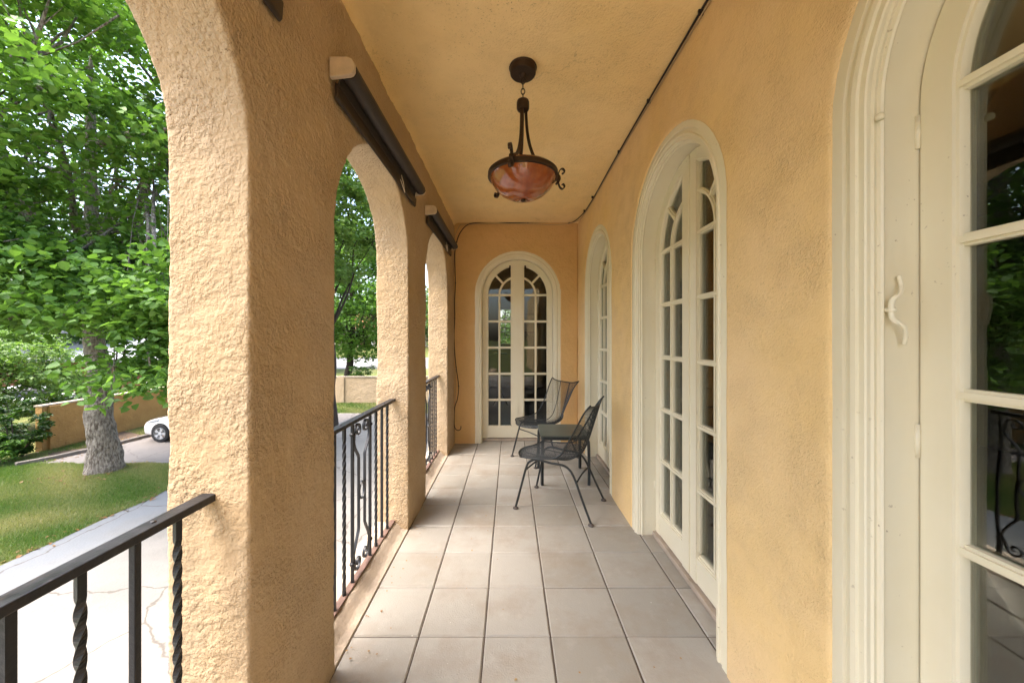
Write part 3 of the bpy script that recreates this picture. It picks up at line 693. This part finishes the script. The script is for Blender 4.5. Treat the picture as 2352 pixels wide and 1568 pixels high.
# ---- foliage
def leaves_mesh(name, mat, P, size, up=.6, parent=None, droop=.3, jitter=.35, kind=None, lobed=True):
    """P (n,3) leaf positions -> one mesh of folded leaf faces"""
    n = len(P); P = np.asarray(P, float)
    nz = rng.normal(size=(n,3)); nz /= np.linalg.norm(nz, axis=1)[:,None]; nz[:,2] = np.abs(nz[:,2]); nz = nz*(1-up) + np.array([0,0,up]); nz /= np.linalg.norm(nz, axis=1)[:,None]
    t = rng.normal(size=(n,3)); t -= nz*(t*nz).sum(1)[:,None]; t /= np.linalg.norm(t, axis=1)[:,None]; t[:,2] -= droop; t /= np.linalg.norm(t, axis=1)[:,None]
    b = np.cross(nz, t); b /= np.linalg.norm(b, axis=1)[:,None]; s = size*(1 + rng.uniform(-jitter, jitter, n))[:,None]
    V = [P, P+(t*.25+b*.38+nz*.17)*s, P+(t*.68+b*.30+nz*.12)*s, P+t*s, P+(t*.68-b*.30+nz*.12)*s, P+(t*.25-b*.38+nz*.17)*s]
    k = 6; V = np.stack(V, 1).reshape(-1,3)
    base = (np.arange(n)*k)[:,None]; F = np.concatenate([base+np.array([0,1,2,3]), base+np.array([0,3,4,5])], 0)
    me = bpy.data.meshes.new(name); me.vertices.add(len(V)); me.vertices.foreach_set('co', V.ravel())
    me.loops.add(F.size); me.loops.foreach_set('vertex_index', F.ravel().astype(np.int32)); me.polygons.add(len(F))
    me.polygons.foreach_set('loop_start', (np.arange(len(F))*4).astype(np.int32)); me.polygons.foreach_set('loop_total', np.full(len(F), 4, np.int32)); me.update(calc_edges=True)
    at = me.attributes.new('rnd', 'FLOAT', 'POINT'); at.data.foreach_set('value', np.repeat(np.clip(rng.normal(.5, .28, n), 0, 1), k))
    me.materials.append(mat); o = bpy.data.objects.new(name, me); link(o, parent)
    if kind: o['kind'] = kind
    return o
def clump_points(C, rad, per, flat=.55):
    out = []
    for c, r in zip(C, rad):
        d = rng.normal(size=(per,3)); d /= np.linalg.norm(d, axis=1)[:,None]; d *= (rng.uniform(.25, 1, per)**.6)[:,None]*r; d[:,2] *= flat; out.append(d + c)
    return np.concatenate(out)
def make_tree(name, base, trunk_h, trunk_r, crown_c, crown_r, nclump, per, leaf, size, lm, bm_, label, cat='tree', lean=(0,0), clr=.62, limbs=9, extra=None, sub=1, group=None, hollow=.35):
    """base (x,y,z); crown ellipsoid centre and radii relative to the base"""
    t = empty(name, base, 0, label, cat, group); cc = np.array(crown_c, float); cr = np.array(crown_r, float)
    pts = []
    while len(pts) < nclump:
        q = rng.normal(size=3); q /= np.linalg.norm(q); q *= rng.uniform(hollow, 1)**.5; q = cc + q*cr
        q[2] += .5*math.sin(q[0]*1.3)*.4
        pts.append(q)
    if extra: pts += [np.array(e, float) for e in extra]
    pts = np.array(pts); rad = rng.uniform(.7, 1.3, len(pts))*clr
    tb_ = MB(); lean = np.array([lean[0], lean[1]]); n = 14
    tp = [Vector((lean[0]*(k/n)**1.3 + .03*math.sin(k*.9), lean[1]*(k/n) + .03*math.cos(k*.7), trunk_h*k/n - .1)) for k in range(n+1)]
    rr = [trunk_r*(1 - .42*(k/n) + .42*math.exp(-k*.9)) for k in range(n+1)]
    tp.append(Vector((*tp[-1].xy, cc[2]+cr[2]*.55))); rr.append(trunk_r*.14)
    sp = smooth_path(tp, 8); sr = [rr[min(len(rr)-1, i//8)]*(1-(i % 8)/8) + rr[min(len(rr)-1, i//8+1)]*((i % 8)/8) for i in range(len(sp))]
    tb_.tube(sp, sr, 40)
    # limbs towards the clumps, two levels, then twigs to every clump
    nodes = []
    for k in range(limbs):
        a = 2*PI*(k*.382) + rng.uniform(-.3, .3); zf = trunk_h*rng.uniform(.86, 1.0) if k < limbs*.6 else trunk_h + (cc[2]+cr[2]*.3-trunk_h)*rng.uniform(.1, .8)
        end = cc + cr*np.array([math.cos(a)*rng.uniform(.55, .85), math.sin(a)*rng.uniform(.55, .85), rng.uniform(-.25, .75)])
        st_ = Vector((lean[0], lean[1], zf)); e = Vector(end); mid = st_.lerp(e, .45) + Vector((0, 0, rng.uniform(-.3, .5)))
        m1 = st_.lerp(mid, .5) + Vector(rng.uniform(-.2, .2, 3)); m2 = mid.lerp(e, .5) + Vector(rng.uniform(-.4, .4, 3))
        P = smooth_path([st_, m1, mid, m2, e], 5); r0_ = trunk_r*rng.uniform(.24, .36)
        tb_.tube(P, [r0_*(1-.85*i/len(P)) for i in range(len(P))], 8); nodes += [(p, r0_*(1-.85*i/len(P))) for i, p in enumerate(P) if i > 4]
    NP = np.array([tuple(p) for p, _ in nodes])
    for q in pts[::sub]:
        i = int(np.argmin(((NP-q)**2).sum(1))); p, r_ = nodes[i]; e = Vector(q); mid = p.lerp(e, .5) + Vector(rng.uniform(-.15, .15, 3))
        tb_.tube([p, mid, e], [min(.035, r_*.6), .016, .006], 5)
    tk = tb_.build('trunk', bm_, t, smooth=True)
    if trunk_r > .33:
        for sc, st_ in ((.45, .16), (.14, .035)):
            tx = bpy.data.textures.new('bark', 'CLOUDS'); tx.noise_scale = sc; q = tk.modifiers.new('disp', 'DISPLACE'); q.texture = tx; q.strength = st_; q.texture_coords = 'LOCAL'
    cp = clump_points(pts, rad, per)
    leaves_mesh('crown', lm, cp, size, parent=t, up=.38, jitter=.6); return t
TB = (-11.62, 10.2, G)
rs = np.random.default_rng(3); extra = []
for k in range(110):                                             # low branches drooping towards the house on the right-hand side
    extra.append((rs.uniform(2.9, 5.0), rs.uniform(-3.4, 1.2), rs.uniform(2.6, 5.6)))
for k in range(60): extra.append((rs.uniform(.3, 3.2), rs.uniform(-3.6, -1.0), rs.uniform(4.1, 6.0)))
make_tree('linden_tree', TB, 4.6, .335, (.1, .0, 9.3), (5.4, 5.4, 4.9), 640, 130, 0, .125, M['leaf'], M['bark'],
          'tall broadleaf tree with thick grey furrowed trunk on the lawn, left of the nearest pier', lean=(-.45, .1), clr=.72, limbs=13, extra=extra)
make_tree('pale_tree', (-20.7, 14.2, G), 1.2, .12, (0, 0, 2.2), (2.6, 2.6, 1.9), 170, 130, 0, .10, M['leaf2'], M['bark2'],
          'pale green bushy tree beyond the garden wall at the left edge', clr=.5, limbs=6)
make_tree('oak_tree', (-11.2, 24.5, G), 3.4, .30, (.9, 0, 6.6), (3.7, 4.0, 4.6), 330, 100, 0, .15, M['leaf'], M['bark2'],
          'green tree with low spreading limbs seen through the middle arch', clr=.85, limbs=12, lean=(.3, 0))
make_tree('maple_tree', (-7.6, 15.2, G), 4.5, .2, (.2, 0, 9.0), (2.3, 2.6, 3.0), 170, 110, 0, .14, M['leaf2'], M['bark2'],
          'bright yellow-green treetop filling the top of the middle arch', clr=.6, limbs=8)
make_tree('garden_tree', (-1.2, 16, G), 2.6, .2, (0, 0, 5.0), (2.6, 2.4, 2.4), 110, 70, 0, .15, M['leaf2'], M['bark2'],
          'green tree outside the small window beyond the far french door', clr=.7, limbs=7)
FT = [(-30, 26, 7.0), (-36, 38, 8.5), (-24, 40, 8), (-16, 78, 9), (-33, 84, 9.5), (-48, 55, 9), (-38, 64, 8), (-60, 34, 9), (-52, 12, 9), (-46, -8, 8.5), (-70, -2, 10)]
fl_lab = ['background tree with rounded crown behind the grey roofed house', 'tall background tree at the far left beyond the street', 'background tree between the grey roofed house and the street',
          'distant tree standing right behind the cream house', 'distant tree at the left end of the cream house', 'wide distant tree far left across the street', 'distant tree far left standing past the street behind others', 'background tree out on the open lawn far to the left', 'background tree on the lawn left of the street corner', 'background tree closest to the left lawn, far from the street', 'largest background tree at the back of the lawn']
first = None
for (x, y, hh), lb in zip(FT, fl_lab):
    if first is None:
        first = make_tree('background_tree', (x, y, G), 2.6, .3, (0, 0, 5.2), (4.2, 4.2, 3.8), 150, 60, 0, .30, M['leaf3'], M['bark2'], lb, clr=1.0, limbs=8, sub=3, group='trees across the street'); s0 = hh
    else:
        q = copy_tree(first); q.location = (x, y, G); q.scale = (hh/s0,)*3; q.rotation_euler = (0, 0, x); q['label'] = lb
# shrubs beyond the wall and ivy over its end
def shrub(name, x, y, rx, ry, rz_, n, per, size, lm, label, z=0, cat='shrub', group=None):
    t = empty(name, (x, y, G+z), 0, label, cat, group); C = []; m = MB()
    for k in range(n):
        q = rng.normal(size=3); q /= np.linalg.norm(q); q *= rng.uniform(.3, 1)**.5; q = np.array([q[0]*rx, q[1]*ry, rz_*(.55+.5*q[2])]); C.append(q)
        if k % 3 == 0: m.tube([(q[0]*.15, q[1]*.15, 0), (q[0]*.5, q[1]*.5, q[2]*.6), tuple(q)], [.02, .012, .005], 5)
    m.build('stem', M['bark2'], t); leaves_mesh('foliage', lm, clump_points(np.array(C), np.full(n, min(rx, ry, rz_)*.34), per), size, parent=t)
shrub('dark_shrub', -18.6, 15.8, 1.6, 1.3, 1.5, 40, 60, .12, M['leaf3'], 'dark green spreading shrub behind the wall, left of the tree trunk')
shrub('dark_shrub', -18.4, 18.6, 1.5, 1.5, 1.35, 36, 60, .12, M['leaf'], 'mid green shrub behind the wall, right of the tree trunk')
shrub('ivy', -15.6, 11.3, .55, .7, 1.9, 40, 60, .10, M['leaf3'], 'dark ivy climbing over the broken end of the garden wall', cat='plant')
shrub('low_bush', -15.5, 10.5, .7, .6, .9, 26, 60, .09, M['leaf'], 'low green bush at the left edge below the ivy')
# grass blades and fallen leaves
def grass(name, n, test, x0, x1, y0, y1, h, label=None):
    P = []
    q = rng.uniform((x0, y0), (x1, y1), (n, 2)); k = test(q[:,0], q[:,1]); q = q[k]; n = len(q)
    z = np.full(n, G+.005); B = np.stack([q[:,0], q[:,1], z], 1); a = rng.uniform(0, 2*PI, n); w = rng.uniform(.004, .009, n); hh = h*rng.uniform(.5, 1.3, n)
    dx = np.stack([np.cos(a)*w, np.sin(a)*w, 0*a], 1); tp = B + np.stack([rng.normal(0, .4, n)*hh, rng.normal(0, .4, n)*hh, hh], 1)
    V = np.stack([B-dx, B+dx, tp], 1).reshape(-1, 3); F = np.arange(3*n).reshape(-1, 3)
    me = bpy.data.meshes.new(name); me.from_pydata(V.tolist(), [], F.tolist()); at = me.attributes.new('rnd', 'FLOAT', 'POINT')
    pat = .5+.5*np.sin(q[:,0]*1.7+np.sin(q[:,1]*1.3)*1.6)*np.sin(q[:,1]*1.9+q[:,0]*.6); v = np.clip(pat*.75 + rng.uniform(-.25, .25, n), 0, 1)
    at.data.foreach_set('value', np.repeat(v, 3)); me.materials.append(M['grass']); o = bpy.data.objects.new(name, me); link(o); o['kind'] = 'stuff'
    tag(o, label, 'grass'); return o
grass('lawn_grass', 150000, lambda x, y: (x > -1.5*y-.6) & (y < 10.80+.05*np.sin(x*5)) & (x < -8.52+.05*np.sin(y*4)), -14.8, -8.45, 5.4, 10.9, .055, 'short patchy green lawn around the big tree')
grass('strip_grass', 26000, lambda x, y: (x > -1.5*y-.6) & (np.sin(x*2.1+y*1.3)+np.sin(y*3.1) > -.3), -15.6, -14.05, 9.7, 20.8, .07, 'thin grass in the planting strip under the garden wall')
grass('wall_grass', 30000, lambda x, y: y > 18.05, -13.7, -5.5, 18.0, 20.8, .08, 'green grass strip at the foot of the far garden wall')
q = [(rng.uniform(-14.6, -13.7), rng.uniform(10.2, 15), G+.02) for _ in range(160)] + [(-8.6+rng.normal(0, .12), rng.uniform(5, 10.6), G+.03) for _ in range(90)] + [(rng.uniform(-12.8, -10.8), rng.uniform(9.2, 10.9), G+.05) for _ in range(60)]
fo_ = leaves_mesh('fallen_leaves', M['dryleaf'], q, .07, up=.9, kind='stuff'); tag(fo_, 'scattered dry fallen leaves along kerb and lawn edge', 'leaves')

# ---- car
def make_car(label, loc, rz):
    t = empty('parked_car', loc, rz, label, 'car', 'pale cars parked beside the house')       # local: nose to -x
    ST = [(-2.26,.50,.34,.56,.60), (-2.20,.66,.25,.66,.70), (-2.05,.78,.20,.76,.80), (-1.7,.86,.18,.84,.87), (-1.1,.895,.18,.93,.90), (-.75,.90,.18,.97,.90), (0,.905,.18,.96,.90), (.9,.905,.18,.97,.90),
          (1.6,.89,.20,.99,.88), (2.0,.84,.24,.97,.84), (2.22,.72,.32,.88,.74), (2.28,.55,.42,.74,.60)]
    n = 28; vs = []
    KK = [[s_[0], s_[1], s_[2], s_[3]] for s_ in ST]; XS = [ -2.26 + 4.54*k/44 for k in range(45)]
    for x in XS:
        w, zb, zt = lerp_knots(KK, x); zm = (zb+zt)/2; hh = (zt-zb)/2
        for k in range(n):
            a = 2*PI*k/n; c, s_ = math.cos(a), math.sin(a); e = .42
            vs.append((x, w*math.copysign(abs(c)**e, c), zm + hh*math.copysign(abs(s_)**(.62 if s_ > 0 else .4), s_)))
    fs = [(i*n+k, i*n+(k+1) % n, (i+1)*n+(k+1) % n, (i+1)*n+k) for i in range(len(XS)-1) for k in range(n)] + [tuple(range(n)), tuple((len(XS)-1)*n+k for k in range(n))]
    m = MB(); m.add(vs, fs); body = m.build('body', M['carpaint'], t, smooth=True)
    c = MB()
    for wx in (-1.38, 1.36):
        for sy in (-1, 1):
            P = [(wx+.365*math.cos(2*PI*k/32), .325+.365*math.sin(2*PI*k/32)) for k in range(32)]; c.prism(P, sy*.62, sy*1.1, 'y')
    cut = c.build('cut', M['rubber']); cut.parent = t
    bo_ = body.modifiers.new('b', 'BOOLEAN'); bo_.operation = 'DIFFERENCE'; bo_.object = cut; bo_.solver = 'EXACT'
    bpy.context.view_layer.update(); dg = bpy.context.evaluated_depsgraph_get(); me = bpy.data.meshes.new_from_object(body.evaluated_get(dg)); body.modifiers.clear(); body.data = me
    bpy.data.objects.remove(cut); me.set_sharp_from_angle(angle=R(45)); me.materials.clear(); me.materials.append(M['carpaint'])
    m = MB(); G_ = [(-.95,.93,.70,.93), (-.35,.93,.78,1.22), (.15,.93,.76,1.43), (.8,.93,.75,1.44), (1.35,.93,.74,1.28), (1.9,.93,.68,.96)]
    vs = []; KK2 = [[g[0], g[2], g[3]] for g in G_]; XX = [-.95+2.85*k/24 for k in range(25)]
    for x in XX:
        w, zt = lerp_knots(KK2, x); prof = [(-w-.04, .90), (-w*.80, .90+(zt-.90)*.82), (-w*.62, zt-.008), (0, zt+.004), (w*.62, zt-.008), (w*.80, .90+(zt-.90)*.82), (w+.04, .90)]; vs += [(x, a, b) for a, b in prof]
    k = 7; fs = [(i*k+j, i*k+j+1, (i+1)*k+j+1, (i+1)*k+j) for i in range(len(XX)-1) for j in range(k-1)]; m.add(vs, fs); m.build('glasshouse', M['carglass'], t, smooth=True)
    m = MB(); vs = []
    XR2 = [-.2+1.5*q/10 for q in range(11)]
    for x in XR2:
        w, zt = lerp_knots(KK2, x); vs += [(x, a, b) for a, b in ((-w*.78, zt-.055), (-w*.62, zt+.004), (0, zt+.016), (w*.62, zt+.004), (w*.78, zt-.055))]
    m.add(vs, [(i*5+j, i*5+j+1, (i+1)*5+j+1, (i+1)*5+j) for i in range(10) for j in range(4)]); m.build('roof', M['carpaint'], t, smooth=True)
    for sy in (-1, 1):
        m = MB(); pts = [(-2.10, sy*.56, .60), (-1.95, sy*.70, .665), (-1.72, sy*.785, .735), (-1.50, sy*.81, .785)]
        m.tube(smooth_path(pts, 4), [.03+.03*math.sin(PI*i/12) for i in range(13)], 8); m.build('headlight', M['lens'], t, smooth=True)
        m = MB(); m.tube([(2.05, sy*.74, .80), (1.9, sy*.84, .84)], .06, 8); m.build('tail_light', M['lamp_red'], t, smooth=True)
        m = MB(); m.tube([(-.62, sy*.86, .98), (-.60, sy*1.0, 1.0)], .06, 10); m.build('mirror', M['carpaint'], t, smooth=True)
        for wx in (-1.38, 1.36):
            wh = MB(); wh.lathe([(.20, -.10), (.29, -.105), (.318, -.085), (.322, 0), (.318, .085), (.29, .105), (.20, .10), (.20, -.10)], n=36)
            xf = Matrix.Translation((wx, sy*.80, .322)) @ Matrix.Rotation(PI/2, 4, 'X')
            w_ = wh.build('wheel', M['rubber'], t, xf=xf, autos=40)
            r_ = MB(); r_.lathe([(.215, -.098), (.225, -.095), (.225, -.02), (.215, .02), (.215, .09), (.225, .098), (.21, .102), (.20, .09), (.19, 0), (.19, -.09), (.215, -.098)], n=36)
            for k in range(5):
                for off in (-.16, .16):
                    a = 2*PI*k/5; b = a+off
                    for zz in (.085, -.085): r_.tube([(.03*math.cos(a), .03*math.sin(a), zz), (.20*math.cos(b), .20*math.sin(b), zz)], 1, flat=(.022, .034), up=(0,0,1))
            r_.lathe([(0, -.098), (.055, -.096), (.06, -.08), (.06, .08), (.055, .096), (0, .098)], n=20); r_.build('rim', M['alloy'], w_, xf=xf, autos=40)
    m = MB(); m.box(-2.262, -.42, .34, -2.2, .42, .42); m.build('grille', M['rubber'], t, bevel=.01)
    return t
make_car('white car on the driveway, its nose and front wheel showing past the nearest pier', (-11.35, 13.86, G+.01), 0)
c_ = copy_tree([o for o in bpy.data.objects if o.name == 'parked_car'][0]); c_.location = (-24.5, 17.4, G+.01); c_.rotation_euler = (0,0,R(35)); c_['label'] = 'pale car glimpsed at the left edge beyond the ivy'

# ---- houses
def make_house(name, loc, w, dpt, wall_h, ridge_h, wm, rm, label, wins, door=None, group=None):
    t = empty(name, loc, 0, label, 'house'); m = MB(); m.box(-w/2, 0, -1, w/2, dpt, wall_h); m.build('wall', wm, t)
    m = MB(); o = .5; P = [(-o, wall_h-.05), (dpt/2, ridge_h), (dpt+o, wall_h-.05), (dpt+o, wall_h+.12), (dpt/2, ridge_h+.18), (-o, wall_h+.12)]
    m.prism(P, -w/2-o, w/2+o, 'x'); m.build('roof', rm, t)
    for x, z, ww, hh in wins:
        m = MB(); m.box(x-ww/2, -.05, z, x+ww/2, .0-.002, z+hh)
        f_ = m.build('window', M['white'], t); m = MB(); m.box(x-ww/2+.08, -.06, z+.08, x+ww/2-.08, -.052, z+hh-.08); m.build('pane', M['carglass'], f_)
    if door:
        m = MB(); x, z, ww, hh = door; m.box(x-ww/2, -.06, z, x+ww/2, -.004, z+hh); m.build('door', M['brown_door'], t)
    return t
make_house('brick_house', (-25.0, 22.0, G), 16, 8, 2.4, 4.15, M['brick'], M['roof'], 'low red brick house with grey shingle roof behind the big tree', [(-2.2, .8, 1.6, 1.1), (3.4, .8, 1.6, 1.1), (5.6, .8, 1.2, 1.1)], (.8, 0, 1, 2.0))
mound = MB(); mound.box(-38, 72, G-.5, -10, 110, G+1.9); 
m = MB(); P = [(70.5, G), (76, G+1.9), (110, G+1.9), (110, G-.5), (70.5, G-.5)]; m.prism(P, -60, 10, 'x'); tag(m.build('hill', M['ground']), kind='structure')
hz = make_house('cream_house', (-30.0, 78, G+1.9), 24, 10, 4.2, 7.4, M['cream'], M['redroof'], 'cream rendered house with brown entrance and steps across the street', [(-7, 1, 1.6, 1.6), (-3.2, 1, 1.6, 1.6), (7, 1, 1.8, 1.6)], (-1.6, .0, 2.6, 2.3))
m = MB()
for x in (-3.3, .3): m = MB(); m.lathe([(.22, 0), (.22, .2), (.15, .3), (.13, 2.8), (.2, 3.0)], (x, -1.2, 0), 14); m.build('porch_column', M['white'], hz, autos=40)
m = MB()
for k in range(4): m.box(-3.6, -1.6-.5*k, -1.9, .6, -.01 if k == 0 else -1.6-.5*(k-1)-.002, -.02-.3*k)
m.build('steps', M['kerb'], hz); m = MB(); m.box(-3.7, -1.5, 3.0, .7, -.01, 3.25); m.build('porch_roof', M['white'], hz)
shrub('round_bush', -22.5, 72.5, 1.6, 1.4, 1.6, 20, 60, .22, M['leaf2'], 'round light green bush on the slope before the cream house', z=.8)
shrub('flowering_bush', -9.6, 23.2, 1.0, .8, 2.0, 20, 60, .14, M['leaf2'], 'yellowish bush showing above the far garden wall')

# bits of leaf and grit blown onto the tiles
q = [(rng.uniform(-.68, .85), rng.uniform(.7, 4.4), .004) for _ in range(46)] + [(rng.uniform(-.70, -.60), rng.uniform(1.0, 4.4), .006) for _ in range(24)]
db = leaves_mesh('leaf_debris', M['dryleaf'], q, .011, up=.96, droop=0, kind='stuff'); tag(db, 'tiny dry leaf bits scattered on the porch tiles', 'debris')
